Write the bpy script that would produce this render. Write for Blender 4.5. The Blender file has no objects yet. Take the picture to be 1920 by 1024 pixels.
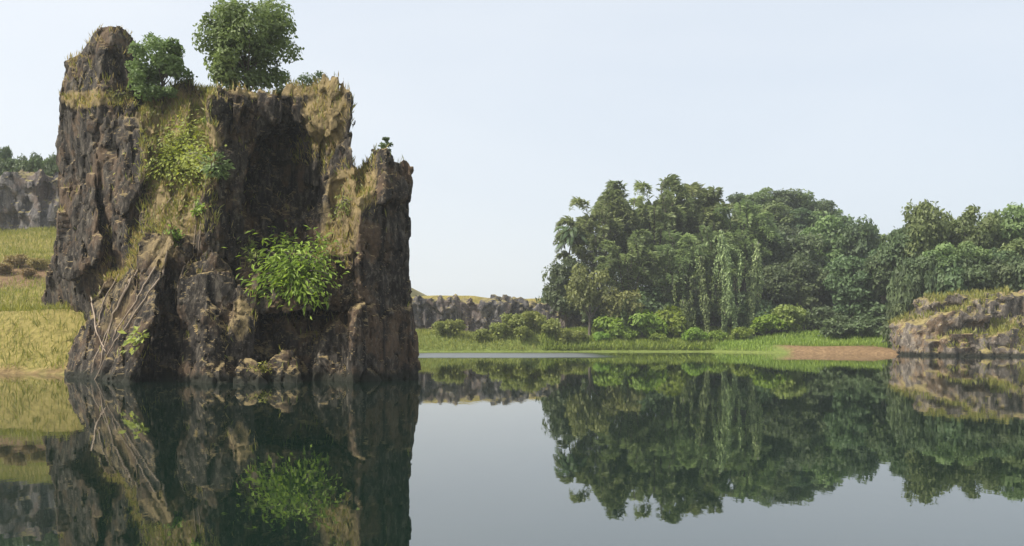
import bpy, math, random
import numpy as np
from mathutils import Vector
from mathutils.bvhtree import BVHTree

R = math.radians
sc = bpy.context.scene
COL = sc.collection

# ------------------------------------------------------------------ camera, sky, sun, exposure
F_PX, HORIZON, CAM_H = 1600.0, 632.0, 2.0        # in pixels of a 1920-wide frame / metres above the lake
cam_data = bpy.data.cameras.new('camera')
cam = bpy.data.objects.new('camera', cam_data); COL.objects.link(cam)
cam.location = (0, 0, CAM_H); cam.rotation_euler = (R(90), 0, 0)
cam_data.sensor_width = 36; cam_data.lens = 36 * F_PX / 1920
cam_data.shift_y = (HORIZON - 512) / 1920
cam_data.clip_start = 0.1; cam_data.clip_end = 5000
sc.camera = cam

SUN_EL, SUN_AZ = 49.0, -109.0                      # azimuth clockwise from +Y (the view direction): from the left, a little behind us
world = bpy.data.worlds.new('World'); sc.world = world; world.use_nodes = True
wn, wl = world.node_tree.nodes, world.node_tree.links
sky = wn.new('ShaderNodeTexSky'); sky.sky_type = 'NISHITA'; sky.sun_disc = False
sky.sun_elevation = R(SUN_EL); sky.sun_rotation = R(SUN_AZ)
sky.air_density = 1.0; sky.dust_density = 5.0; sky.ozone_density = 1.6
bg = wn['Background']; bg.inputs['Strength'].default_value = 0.15
# thin bright tropical haze over the clear sky, whiter towards the sun
tc = wn.new('ShaderNodeTexCoord'); dt = wn.new('ShaderNodeVectorMath'); dt.operation = 'DOT_PRODUCT'
dt.inputs[1].default_value = (math.sin(R(SUN_AZ)) * math.cos(R(SUN_EL)), math.cos(R(SUN_AZ)) * math.cos(R(SUN_EL)), math.sin(R(SUN_EL)))
wl.new(tc.outputs['Generated'], dt.inputs[0])
vr = wn.new('ShaderNodeMapRange'); vr.inputs['From Min'].default_value = -.4; vr.inputs['From Max'].default_value = .6
wl.new(dt.outputs['Value'], vr.inputs['Value'])
vm = wn.new('ShaderNodeMix'); vm.data_type = 'RGBA'; vm.inputs[6].default_value = (4.05, 4.4, 4.8, 1); vm.inputs[7].default_value = (4.95, 5.12, 5.25, 1)
cn = wn.new('ShaderNodeTexNoise'); cn.inputs['Scale'].default_value = 1.6; cn.inputs['Detail'].default_value = 4; cn.inputs['Distortion'].default_value = .6
cm = wn.new('ShaderNodeMapping'); cm.inputs['Scale'].default_value = (1, 1, 3.5); wl.new(tc.outputs['Generated'], cm.inputs['Vector']); wl.new(cm.outputs['Vector'], cn.inputs['Vector'])
cr = wn.new('ShaderNodeMapRange'); cr.inputs['From Min'].default_value = .3; cr.inputs['From Max'].default_value = .7; cr.inputs['To Min'].default_value = -.22; cr.inputs['To Max'].default_value = .22
wl.new(cn.outputs['Fac'], cr.inputs['Value'])
ca = wn.new('ShaderNodeMath'); ca.operation = 'ADD'; ca.use_clamp = True
wl.new(vr.outputs['Result'], ca.inputs[0]); wl.new(cr.outputs['Result'], ca.inputs[1]); wl.new(ca.outputs[0], vm.inputs[0])
vx = wn.new('ShaderNodeMix'); vx.data_type = 'RGBA'; vx.inputs[0].default_value = .75
wl.new(sky.outputs['Color'], vx.inputs[6]); wl.new(vm.outputs[2], vx.inputs[7]); wl.new(vx.outputs[2], bg.inputs['Color'])
sun_data = bpy.data.lights.new('sun', 'SUN'); sun_data.energy = 5.0; sun_data.angle = R(0.5)
sun_data.color = (1.0, 0.94, 0.84)
sun = bpy.data.objects.new('sun', sun_data); COL.objects.link(sun)
SDIR = Vector((math.sin(R(SUN_AZ)) * math.cos(R(SUN_EL)), math.cos(R(SUN_AZ)) * math.cos(R(SUN_EL)), math.sin(R(SUN_EL))))
sun.rotation_euler = SDIR.to_track_quat('Z', 'Y').to_euler(); sun.location = (-60, -30, 80)
sc.view_settings.view_transform = 'Standard'; sc.view_settings.look = 'None'
sc.view_settings.exposure = 0.45; sc.view_settings.gamma = 1.0
sc.render.engine = 'CYCLES'
sc.cycles.use_denoising = True
sc.cycles.max_bounces = 6; sc.cycles.volume_bounces = 1
sc.cycles.transparent_max_bounces = 8

# ------------------------------------------------------------------ helpers
def at(px, py, Y):
    return np.array([(px - 960) / F_PX * Y, Y, CAM_H + (HORIZON - py) / F_PX * Y])

def sstep(a, b, x):
    t = np.clip((x - a) / (b - a), 0, 1); return t * t * (3 - 2 * t)

def hash3(i, j, k, s):
    n = (i.astype(np.int64) * 374761393 + j.astype(np.int64) * 668265263 + k.astype(np.int64) * 1274126177 + s * 362437) & 0xffffffff
    n = ((n ^ (n >> 13)) * 1274126177) & 0xffffffff
    n = ((n ^ (n >> 15)) * 2246822519) & 0xffffffff
    return ((n ^ (n >> 16)) & 0xffffff).astype(np.float32) / 0xffffff

def vnoise(p, scale, seed=0):
    q = p / np.asarray(scale, np.float32); i = np.floor(q).astype(np.int32); f = q - i; f = f * f * (3 - 2 * f)
    r = 0
    for dx in (0, 1):
        for dy in (0, 1):
            for dz in (0, 1):
                w = (f[:, 0] if dx else 1 - f[:, 0]) * (f[:, 1] if dy else 1 - f[:, 1]) * (f[:, 2] if dz else 1 - f[:, 2])
                r = r + w * hash3(i[:, 0] + dx, i[:, 1] + dy, i[:, 2] + dz, seed)
    return r

def fbm(p, scale, seed=0, octaves=4):
    s, a, r, t = np.asarray(scale, np.float32), 1.0, 0, 0
    for o in range(octaves):
        r = r + a * vnoise(p, s, seed + o * 17); t += a; s = s * .5; a *= .5
    return r / t

def cells(p, scale, seed=0):
    """broken-rock cells: (offset of the cell's own tilted plane, distance to the nearest crack)"""
    q = p / np.asarray(scale, np.float32); i = np.floor(q - .5).astype(np.int32)
    f1 = np.full(len(p), 9e9, np.float32); f2 = f1.copy(); val = np.zeros(len(p), np.float32)
    for dx in (0, 1):
        for dy in (0, 1):
            for dz in (0, 1):
                a, b, c = i[:, 0] + dx, i[:, 1] + dy, i[:, 2] + dz
                ox = q[:, 0] - (a + .15 + .7 * hash3(a, b, c, seed)); oy = q[:, 1] - (b + .15 + .7 * hash3(a, b, c, seed + 1)); oz = q[:, 2] - (c + .15 + .7 * hash3(a, b, c, seed + 2))
                d = ox * ox + oy * oy + oz * oz
                v = (hash3(a, b, c, seed + 3) - .5) + ox * (hash3(a, b, c, seed + 4) - .5) * 1.6 + oy * (hash3(a, b, c, seed + 5) - .5) * 1.6 + oz * (hash3(a, b, c, seed + 6) - .5) * 1.2
                n = d < f1
                f2 = np.where(n, f1, np.minimum(f2, d)); f1 = np.where(n, d, f1); val = np.where(n, v, val)
    return val, np.sqrt(f2) - np.sqrt(f1)

def poly_sd(x, y, poly):
    """signed distance to a polygon in the plane (negative inside)"""
    P = np.asarray(poly, np.float64); d = np.full(x.shape, 1e18); s = np.ones(x.shape)
    n = len(P)
    for i in range(n):
        a, b = P[i], P[i - 1]
        ex, ey = b - a; wx, wy = x - a[0], y - a[1]
        t = np.clip((wx * ex + wy * ey) / (ex * ex + ey * ey), 0, 1)
        d = np.minimum(d, (wx - ex * t) ** 2 + (wy - ey * t) ** 2)
        c1, c2, c3 = y >= a[1], y < b[1], ex * wy > ey * wx
        flip = (c1 & c2 & c3) | (~c1 & ~c2 & ~c3); s = np.where(flip, -s, s)
    return s * np.sqrt(d)

def link(name, me, mat=None, parent=None):
    o = bpy.data.objects.new(name, me); COL.objects.link(o)
    if mat is not None and not me.materials: me.materials.append(mat)
    if parent is not None: o.parent = parent
    return o

def mesh_np(name, V, Fq, smooth=False, attrs=None):
    """V (n,3); Fq (m,3) or (m,4) face indices; attrs {name: per-vertex float}"""
    V = np.asarray(V, np.float32); Fq = np.asarray(Fq, np.int32)
    me = bpy.data.meshes.new(name); k = Fq.shape[1]; m = len(Fq)
    me.vertices.add(len(V)); me.vertices.foreach_set('co', V.ravel())
    me.loops.add(m * k); me.loops.foreach_set('vertex_index', Fq.ravel())
    me.polygons.add(m); me.polygons.foreach_set('loop_start', np.arange(0, m * k, k, dtype=np.int32))
    me.polygons.foreach_set('loop_total', np.full(m, k, np.int32))
    me.polygons.foreach_set('use_smooth', np.full(m, smooth, bool))
    for an, av in (attrs or {}).items():
        a = me.attributes.new(an, 'FLOAT', 'POINT'); a.data.foreach_set('value', np.asarray(av, np.float32).ravel())
    me.update(calc_edges=True); me.validate()
    return me

def tag(o, label=None, cat=None, group=None, kind=None):
    if label: o['label'] = label
    if cat: o['category'] = cat
    if group: o['group'] = group
    if kind: o['kind'] = kind
    return o

def empty(name, loc, rz=0, scale=(1, 1, 1)):
    o = bpy.data.objects.new(name, None); COL.objects.link(o)
    o.empty_display_size = .3; o.location = [float(c) for c in loc]; o.rotation_euler = (0, 0, rz); o.scale = scale
    return o

def dup(root, loc, rz, scale, name=None):
    r = root.copy(); COL.objects.link(r); r.location = [float(c) for c in loc]; r.rotation_euler = (0, 0, rz); r.scale = scale
    for k in ('label', 'category', 'group', 'kind'):
        if k in r: del r[k]
    for ch in root.children:
        c = ch.copy(); COL.objects.link(c); c.parent = r
    return r

def surface_nets(S, origin, h):
    """smooth iso-surface of the sampled field S (negative inside) -> vertices, quads"""
    nx, ny, nz = S.shape; neg = S < 0
    cs = np.zeros((nx - 1, ny - 1, nz - 1), np.uint8)
    for a in (0, 1):
        for b in (0, 1):
            for c in (0, 1):
                cs += neg[a:nx - 1 + a, b:ny - 1 + b, c:nz - 1 + c]
    act = (cs > 0) & (cs < 8); I = np.argwhere(act)
    idx = np.full(act.shape, -1, np.int32); idx[act] = np.arange(len(I))
    acc = np.zeros((len(I), 3)); cnt = np.zeros(len(I))
    corners = [(a, b, c) for a in (0, 1) for b in (0, 1) for c in (0, 1)]
    val = {k: S[I[:, 0] + k[0], I[:, 1] + k[1], I[:, 2] + k[2]] for k in corners}
    for k in corners:
        for ax in range(3):
            if k[ax]: continue
            k2 = tuple(1 if t == ax else k[t] for t in range(3))
            v1, v2 = val[k], val[k2]; m = (v1 < 0) != (v2 < 0)
            t = np.where(m, v1 / np.where(m, v1 - v2, 1), 0)
            for d in range(3):
                acc[:, d] += np.where(m, k[d] + (t if d == ax else 0), 0)
            cnt += m
    V = (I + acc / cnt[:, None]) * h + np.asarray(origin)
    quads = []
    for ax in range(3):
        u, w = (ax + 1) % 3, (ax + 2) % 3
        sl1 = [slice(None)] * 3; sl2 = [slice(None)] * 3
        sl1[ax] = slice(0, -1); sl2[ax] = slice(1, None)
        A, B = neg[tuple(sl1)], neg[tuple(sl2)]
        E = np.argwhere(A != B)
        ok = (E[:, u] > 0) & (E[:, w] > 0) & (E[:, u] < S.shape[u] - 1) & (E[:, w] < S.shape[w] - 1)
        E = E[ok]; inside_first = A[E[:, 0], E[:, 1], E[:, 2]]
        def g(du, dw):
            c = E.copy(); c[:, u] += du; c[:, w] += dw
            return idx[c[:, 0], c[:, 1], c[:, 2]]
        q = np.stack([g(-1, -1), g(0, -1), g(0, 0), g(-1, 0)], 1)
        q = np.where(inside_first[:, None], q, q[:, ::-1]); quads.append(q)
    return V, np.concatenate(quads)

class Leaves:
    """collects many small leaf-shaped faces with a per-leaf tint"""
    def __init__(self, seed): self.r = np.random.default_rng(seed); self.V = []; self.T = []
    def add(self, P, N, L, width=.45, tint=None, axis=None):
        """P bases (n,3); N face normals; L lengths; axis leaf directions (else random in the face plane)"""
        n = len(P); N = N / (np.linalg.norm(N, axis=1, keepdims=True) + 1e-9)
        A = self.r.normal(size=(n, 3)) if axis is None else axis
        A = A - N * np.sum(A * N, 1, keepdims=True); A /= np.linalg.norm(A, axis=1, keepdims=True) + 1e-9
        B = np.cross(N, A); L = np.broadcast_to(L, (n,))[:, None]
        Wd = L * width * .5
        q = np.stack([P, P + A * L * .5 + B * Wd + N * L * .06, P + A * L - N * L * .10, P + A * L * .5 - B * Wd + N * L * .06], 1)
        self.V.append(q.reshape(-1, 3)); t = self.r.random(n) if tint is None else tint
        self.T.append(np.repeat(t, 4))
    def mesh(self, name):
        V = np.concatenate(self.V); return mesh_np(name, V, np.arange(len(V)).reshape(-1, 4), False, {'tint': np.concatenate(self.T)})

class Tubes:
    def __init__(self): self.V = []; self.F = []; self.n = 0
    def add(self, pts, rad, k=6):
        pts = np.asarray(pts, float); n = len(pts); rad = np.broadcast_to(rad, (n,))
        T = np.gradient(pts, axis=0); T /= np.linalg.norm(T, axis=1, keepdims=True) + 1e-9
        ref = np.array([0.31, .87, .38]); U = np.cross(T, ref); U /= np.linalg.norm(U, axis=1, keepdims=True) + 1e-9; W = np.cross(T, U)
        a = np.arange(k) * 2 * np.pi / k
        ring = pts[:, None] + rad[:, None, None] * (np.cos(a)[None, :, None] * U[:, None] + np.sin(a)[None, :, None] * W[:, None])
        self.V.append(ring.reshape(-1, 3)); f = []
        for i in range(n - 1):
            for j in range(k):
                f.append((self.n + i * k + j, self.n + i * k + (j + 1) % k, self.n + (i + 1) * k + (j + 1) % k, self.n + (i + 1) * k + j))
        self.F += f; self.n += n * k
    def mesh(self, name): return mesh_np(name, np.concatenate(self.V), np.array(self.F), True)

def bez(a, b, c, n=8):
    t = np.linspace(0, 1, n)[:, None]; a, b, c = map(np.asarray, (a, b, c))
    return a * (1 - t) ** 2 + 2 * b * t * (1 - t) + c * t * t

# ------------------------------------------------------------------ materials
def mat_new(name):
    m = bpy.data.materials.new(name); m.use_nodes = True
    return m, m.node_tree.nodes, m.node_tree.links, m.node_tree.nodes['Principled BSDF']

def ramp(n, l, src, stops):
    r = n.new('ShaderNodeValToRGB'); e = r.color_ramp.elements
    while len(e) < len(stops): e.new(.5)
    for el, (p, c) in zip(e, stops): el.position = p; el.color = (*c, 1) if len(c) == 3 else c
    l.new(src, r.inputs['Fac']); return r.outputs['Color']

def noise(n, l, vec, scale, detail=5, rough=.6, stretch=None, dist=0):
    t = n.new('ShaderNodeTexNoise'); t.inputs['Scale'].default_value = scale; t.inputs['Detail'].default_value = detail
    t.inputs['Roughness'].default_value = rough; t.inputs['Distortion'].default_value = dist
    if stretch is not None:
        mp = n.new('ShaderNodeMapping'); mp.inputs['Scale'].default_value = stretch; l.new(vec, mp.inputs['Vector']); vec = mp.outputs['Vector']
    l.new(vec, t.inputs['Vector']); return t.outputs['Fac']

def mix(n, l, fac, a, b, mode='MIX'):
    m = n.new('ShaderNodeMix'); m.data_type = 'RGBA'; m.blend_type = mode
    for s, v in ((m.inputs[0], fac), (m.inputs[6], a), (m.inputs[7], b)):
        if hasattr(v, 'is_linked'): l.new(v, s)
        elif isinstance(v, (int, float)): s.default_value = v
        else: s.default_value = (*v, 1)
    return m.outputs[2]

def mathn(n, l, op, a, b=None, clamp=False):
    m = n.new('ShaderNodeMath'); m.operation = op; m.use_clamp = clamp
    for s, v in ((m.inputs[0], a), (m.inputs[1], b)):
        if v is None: continue
        if hasattr(v, 'is_linked'): l.new(v, s)
        else: s.default_value = v
    return m.outputs[0]

def rock_material(name, dark, mid, pale, rust, soil, soil_amount=.5, scale=1.0):
    m, n, l, b = mat_new(name)
    geo = n.new('ShaderNodeNewGeometry'); pos = geo.outputs['Position']
    big = noise(n, l, pos, .45 * scale, 8, .72)
    fine = noise(n, l, pos, 2.6 * scale, 10, .76, (1, 1, .45))
    c = ramp(n, l, fine, [(.36, dark), (.50, mid), (.62, pale)])
    c = mix(n, l, ramp(n, l, big, [(.50, (0, 0, 0)), (.58, (.85, .85, .85))]), c, mix(n, l, fine, tuple(x * .4 for x in rust), tuple(x * 1.6 for x in rust)))
    streak = noise(n, l, pos, 1.6 * scale, 6, .7, (1, 1, .12))
    c = mix(n, l, ramp(n, l, streak, [(.52, (0, 0, 0)), (.60, (.8, .8, .8))]), c, tuple(x * .6 for x in dark))
    lich = noise(n, l, pos, 5.5 * scale, 8, .78)
    c = mix(n, l, ramp(n, l, lich, [(.58, (0, 0, 0)), (.63, (.8, .8, .8))]), c, tuple(min(1, x * 1.5) for x in pale))
    vo = n.new('ShaderNodeTexVoronoi'); vo.feature = 'DISTANCE_TO_EDGE'; vo.inputs['Scale'].default_value = 1.5 * scale
    mp = n.new('ShaderNodeMapping'); mp.inputs['Scale'].default_value = (1, 1, .45); l.new(pos, mp.inputs['Vector'])
    wob = n.new('ShaderNodeVectorMath'); wob.operation = 'ADD'; nt = n.new('ShaderNodeTexNoise'); nt.inputs['Scale'].default_value = 2.5 * scale; nt.inputs['Detail'].default_value = 4
    ws = n.new('ShaderNodeVectorMath'); ws.operation = 'SCALE'; ws.inputs['Scale'].default_value = .5 / scale; l.new(pos, nt.inputs['Vector']); l.new(nt.outputs['Color'], ws.inputs[0])
    l.new(mp.outputs['Vector'], wob.inputs[0]); l.new(ws.outputs['Vector'], wob.inputs[1]); l.new(wob.outputs['Vector'], vo.inputs['Vector'])
    crack = ramp(n, l, vo.outputs['Distance'], [(.0, (0, 0, 0)), (.045, (1, 1, 1))])
    sep = n.new('ShaderNodeSeparateXYZ'); l.new(geo.outputs['Normal'], sep.inputs[0])
    up = mathn(n, l, 'ADD', sep.outputs['Z'], mathn(n, l, 'MULTIPLY', mathn(n, l, 'SUBTRACT', fine, .5), .9))
    upm = ramp(n, l, up, [(.42 + (.5 - soil_amount) * .4, (0, 0, 0)), (.70 + (.5 - soil_amount) * .3, (1, 1, 1))])
    soilc = ramp(n, l, noise(n, l, pos, 1.8 * scale, 5, .7), [(.35, tuple(x * .6 for x in soil)), (.65, soil)])
    c = mix(n, l, upm, c, soilc)
    sa = n.new('ShaderNodeAttribute'); sa.attribute_name = 'soil'
    sw = mathn(n, l, 'MULTIPLY', mathn(n, l, 'SUBTRACT', mathn(n, l, 'ADD', sa.outputs['Fac'], fine), .80), 4.0, True)
    c = mix(n, l, sw, c, soilc)
    sz = n.new('ShaderNodeSeparateXYZ'); l.new(pos, sz.inputs[0])   # wet, algae-dark stone just above the water
    wet = ramp(n, l, mathn(n, l, 'ADD', sz.outputs['Z'], mathn(n, l, 'MULTIPLY', mathn(n, l, 'SUBTRACT', fine, .5), .8)), [(.22, (1, 1, 1)), (.50, (0, 0, 0))])
    c = mix(n, l, wet, c, (.016, .017, .011))
    l.new(c, b.inputs['Base Color']); b.inputs['Roughness'].default_value = .92
    b.inputs['Specular IOR Level'].default_value = .25
    bp = n.new('ShaderNodeBump'); bp.inputs['Strength'].default_value = 1.0; bp.inputs['Distance'].default_value = .09 / scale
    hgt = mathn(n, l, 'ADD', noise(n, l, pos, 3.2 * scale, 10, .78, (1, 1, .6)), mathn(n, l, 'MULTIPLY', crack, .30))
    l.new(hgt, bp.inputs['Height']); l.new(bp.outputs['Normal'], b.inputs['Normal'])
    return m

def leaf_material(name, dark, light, trans=.35, jitter=.12):
    m, n, l, b = mat_new(name)
    at_ = n.new('ShaderNodeAttribute'); at_.attribute_name = 'tint'
    oi = n.new('ShaderNodeObjectInfo')
    c = ramp(n, l, at_.outputs['Fac'], [(.0, dark), (1.0, light)])
    hs = n.new('ShaderNodeHueSaturation'); l.new(c, hs.inputs['Color'])
    l.new(mathn(n, l, 'ADD', .5 - jitter * .16, mathn(n, l, 'MULTIPLY', oi.outputs['Random'], jitter * .32)), hs.inputs['Hue'])
    l.new(mathn(n, l, 'ADD', 1 - jitter * 1.2, mathn(n, l, 'MULTIPLY', oi.outputs['Random'], jitter * 2.4)), hs.inputs['Value'])
    l.new(hs.outputs['Color'], b.inputs['Base Color']); b.inputs['Roughness'].default_value = .55
    b.inputs['Specular IOR Level'].default_value = .35
    tr = n.new('ShaderNodeBsdfTranslucent')
    br = n.new('ShaderNodeHueSaturation'); br.inputs['Value'].default_value = 1.3; br.inputs['Saturation'].default_value = 1.1
    l.new(hs.outputs['Color'], br.inputs['Color']); l.new(br.outputs['Color'], tr.inputs['Color'])
    mx = n.new('ShaderNodeMixShader'); mx.inputs[0].default_value = trans
    l.new(b.outputs[0], mx.inputs[1]); l.new(tr.outputs[0], mx.inputs[2])
    l.new(mx.outputs[0], n['Material Output'].inputs['Surface'])
    return m

def bark_material(name, a, b_):
    m, n, l, b = mat_new(name); geo = n.new('ShaderNodeTexCoord').outputs['Object']
    l.new(ramp(n, l, noise(n, l, geo, 3, 6, .7, (1, 1, .3)), [(.3, a), (.7, b_)]), b.inputs['Base Color']); b.inputs['Roughness'].default_value = .9
    return m

M_ROCK = rock_material('stack_rock', (.009, .008, .007), (.028, .023, .018), (.115, .10, .078), (.10, .066, .040), (.27, .205, .10), .45)
M_CLIFF = rock_material('cliff_rock', (.035, .035, .042), (.095, .090, .090), (.19, .175, .165), (.13, .10, .085), (.26, .22, .10), .5, .45)
M_OUT = rock_material('outcrop_rock', (.045, .038, .032), (.125, .106, .088), (.24, .21, .17), (.17, .115, .068), (.27, .22, .09), .62, .6)
M_BARK = bark_material('bark', (.05, .04, .03), (.14, .12, .095))
M_PALE = bark_material('pale_bark', (.16, .15, .12), (.34, .33, .27))
M_ROOT = bark_material('root_bark', (.16, .12, .085), (.34, .27, .20))
L_TREE = leaf_material('leaf_tree', (.075, .112, .040), (.21, .275, .095))
L_DARK = leaf_material('leaf_dark', (.050, .078, .036), (.14, .19, .078))
L_BAMB = leaf_material('leaf_bamboo', (.10, .135, .055), (.34, .40, .17))
L_PALM = leaf_material('leaf_palm', (.050, .085, .042), (.145, .195, .080))
L_BRIG = leaf_material('leaf_bright', (.085, .14, .020), (.30, .40, .065), .4)
L_YELL = leaf_material('leaf_yellow', (.15, .18, .03), (.38, .40, .08), .4)
L_OLIV = leaf_material('leaf_olive', (.12, .15, .035), (.29, .33, .085))
L_YOL = leaf_material('leaf_yellowish', (.10, .115, .04), (.26, .28, .09))
L_DRY = leaf_material('leaf_dry', (0.156, 0.120, 0.048), (0.312, 0.240, 0.096))
G_GREEN = leaf_material('grass_green', (.12, .19, .03), (.30, .39, .075), .4)
G_MEAD = leaf_material('grass_meadow', (.12, .14, .03), (.29, .275, .07), .4)
G_DRY = leaf_material('grass_dry', (.22, .165, .06), (.44, .34, .14), .4)

# ------------------------------------------------------------------ the lake and the land
LAKE = [(-75, 4), (80, 4), (92, 40), (78, 82), (57, 89), (46.5, 93), (42, 100), (34.5, 105), (27, 116), (10, 116), (-2, 114), (-14, 113),
        (-17, 95), (-15, 72), (-13, 55), (-16, 46), (-22.5, 45.2), (-27, 46.5), (-34, 48), (-60, 45), (-78, 30)]

def terrain(x, y):
    d = poly_sd(x, y, LAKE)
    p = np.stack([x, y, np.zeros_like(x)], -1).reshape(-1, 3).astype(np.float32)
    nb = (fbm(p, (14, 14, 14), 5).reshape(x.shape) - .5); ns = (fbm(p, (4, 4, 4), 9, 3).reshape(x.shape) - .5)
    land = .12 + .30 * sstep(0, 1.2, d)
    tl = sstep(60, 88, y)
    wl_ = sstep(0, 1, (-13 - 14 * tl - x) / (7 + 4 * tl)) * sstep(40, 50, y)
    left = 3.3 * sstep(.4, 4.5, d) + np.clip(y - 60, 0, 35) * .295 + 6.5 * sstep(96.5, 99, y)
    wf = sstep(98, 106, y) * (1 - wl_)
    cen = sstep(14, 8, x)
    far = .5 * sstep(0, 3, d) + 1.4 * sstep(3, 14, d)
    far = far + cen * (6.2 * sstep(20.5, 23.5, d)) + (1 - cen) * 1.5 * sstep(8, 25, d)
    far = far + 17 * np.exp(-((x - 55) / 24) ** 2 - ((y - 178) / 20) ** 2) + 4 * sstep(120, 160, y) * (1 - cen)
    far = far + (d > 0) * sstep(0, 2.5, d) * (2.4 * np.exp(-((x - 1.9) / 4.6) ** 2 - ((y - 119) / 2.6) ** 2) + 1.5 * np.exp(-((x + 9.2) / 3.2) ** 2 - ((y - 119) / 2.4) ** 2))
    wr = sstep(0, 1, (x - .42 * y) / (.05 * y + 1e-6)) * (y > 20) * sstep(60, 80, y) * (1 - sstep(135, 160, y))
    right = 6.0 * sstep(5, 14, d)
    h = land + wl_ * left + wf * far * (1 - wr * .6) + wr * right
    h = h + sstep(2, 10, d) * (nb * 1.6 + ns * .5) + ns * .25 * sstep(0, 2, d)
    return np.where(d > 0, np.maximum(h, .08), np.maximum(-3.0, .12 + d * .5)), d

def ground_z(x, y):
    h, _ = terrain(np.array([[float(x)]]), np.array([[float(y)]])); return float(h[0, 0])

def axis_pts(lo, hi, step, far_lo, far_hi):
    c = list(np.arange(lo, hi + .01, step)); s = step
    while c[-1] < far_hi: s *= 1.35; c.append(c[-1] + s)
    s = step
    while c[0] > far_lo: s *= 1.35; c.insert(0, c[0] - s)
    c[0] = far_lo; c[-1] = far_hi
    return np.array(c)
gx, gy = axis_pts(-100, 110, 1.0, -600, 600), axis_pts(-6, 215, 1.0, -90, 900)
X, Y = np.meshgrid(gx, gy, indexing='ij'); Z, D = terrain(X, Y)
nxg, nyg = X.shape; ii = np.arange(nxg * nyg).reshape(nxg, nyg)
quads = np.stack([ii[:-1, :-1], ii[1:, :-1], ii[1:, 1:], ii[:-1, 1:]], -1).reshape(-1, 4)
sand = sstep(33, 37, X) * sstep(47, 44.5, X) * sstep(5.5, 3.5, D) * sstep(85, 95, Y) + .45 * sstep(.8, .2, D) * sstep(-20, -26, X)
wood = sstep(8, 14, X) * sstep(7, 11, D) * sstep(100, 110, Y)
dry = sstep(-14, -20, X) * sstep(40, 50, Y) * .75 + sstep(14, 6, X) * sstep(118, 128, Y) * .9
brown = sstep(-14, -20, X) * np.exp(-((Y - 73) / 4.0) ** 2)
def ground_mat():
    m, n, l, b = mat_new('ground_cover')
    pos = n.new('ShaderNodeNewGeometry').outputs['Position']
    def A(nm): a = n.new('ShaderNodeAttribute'); a.attribute_name = nm; return a.outputs['Fac']
    nz = noise(n, l, pos, .5, 7, .7); n2 = noise(n, l, pos, 2.5, 6, .7)
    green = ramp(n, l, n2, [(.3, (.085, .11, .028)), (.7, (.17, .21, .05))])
    dryc = ramp(n, l, n2, [(.3, (.145, .13, .036)), (.7, (.31, .255, .09))])
    sandc = ramp(n, l, n2, [(.3, (.09, .058, .034)), (.5, (.17, .11, .058)), (.7, (.28, .19, .10))])
    br = ramp(n, l, n2, [(.3, (.10, .06, .035)), (.7, (.24, .16, .09))])
    def soft(w): return mathn(n, l, 'MULTIPLY', mathn(n, l, 'ADD', w, mathn(n, l, 'SUBTRACT', nz, .62)), 2.2, True)
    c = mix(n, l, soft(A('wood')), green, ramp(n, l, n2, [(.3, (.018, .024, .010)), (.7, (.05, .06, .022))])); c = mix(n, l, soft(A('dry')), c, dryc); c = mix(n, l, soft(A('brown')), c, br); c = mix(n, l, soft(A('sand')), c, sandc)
    l.new(c, b.inputs['Base Color']); b.inputs['Roughness'].default_value = .95; b.inputs['Specular IOR Level'].default_value = .15
    bp = n.new('ShaderNodeBump'); bp.inputs['Strength'].default_value = .8; bp.inputs['Distance'].default_value = .25
    l.new(n2, bp.inputs['Height']); l.new(bp.outputs['Normal'], b.inputs['Normal'])
    return m
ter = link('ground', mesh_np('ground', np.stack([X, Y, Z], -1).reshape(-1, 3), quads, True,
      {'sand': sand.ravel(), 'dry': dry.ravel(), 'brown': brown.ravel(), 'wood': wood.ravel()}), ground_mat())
tag(ter, 'grassy lake banks and hillside round the old quarry', 'ground', kind='structure')

def water_mat():
    m, n, l, b = mat_new('lake_water')
    pos = n.new('ShaderNodeNewGeometry').outputs['Position']
    b.inputs['Base Color'].default_value = (.0045, .0125, .0085, 1);     b.inputs['IOR'].default_value = 2.8
    w1 = noise(n, l, pos, .9, 3, .5, (1, .55, 1)); w2 = noise(n, l, pos, 4.5, 2, .5, (1, .6, 1))
    sep = n.new('ShaderNodeSeparateXYZ'); l.new(pos, sep.inputs[0])
    # a breeze ruffles the strip of water near the far bank
    fy = mathn(n, l, 'SUBTRACT', 1, mathn(n, l, 'DIVIDE', mathn(n, l, 'ABSOLUTE', mathn(n, l, 'SUBTRACT', sep.outputs['Y'], 95)), 16), True)
    fx = mathn(n, l, 'SUBTRACT', 1, mathn(n, l, 'DIVIDE', mathn(n, l, 'ABSOLUTE', mathn(n, l, 'ADD', sep.outputs['X'], 1)), 13), True)
    ruf = mathn(n, l, 'MULTIPLY', mathn(n, l, 'MULTIPLY', fx, 3, True), mathn(n, l, 'MULTIPLY', fy, 2, True))
    l.new(mathn(n, l, 'ADD', .015, mathn(n, l, 'MULTIPLY', ruf, .50)), b.inputs['Roughness'])
    hgt = mathn(n, l, 'ADD', w1, mathn(n, l, 'MULTIPLY', w2, .3))
    bp = n.new('ShaderNodeBump'); bp.inputs['Strength'].default_value = 1.0
    l.new(mathn(n, l, 'ADD', .0016, mathn(n, l, 'MULTIPLY', ruf, .05)), bp.inputs['Distance'])
    l.new(hgt, bp.inputs['Height']); l.new(bp.outputs['Normal'], b.inputs['Normal'])
    return m
wat = link('water', mesh_np('water', [(-130, -30, 0), (130, -30, 0), (130, 140, 0), (-130, 140, 0)], [(0, 1, 2, 3)]), water_mat())
tag(wat, 'still dark green lake mirroring the rocks and trees', 'water', kind='structure')

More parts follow.
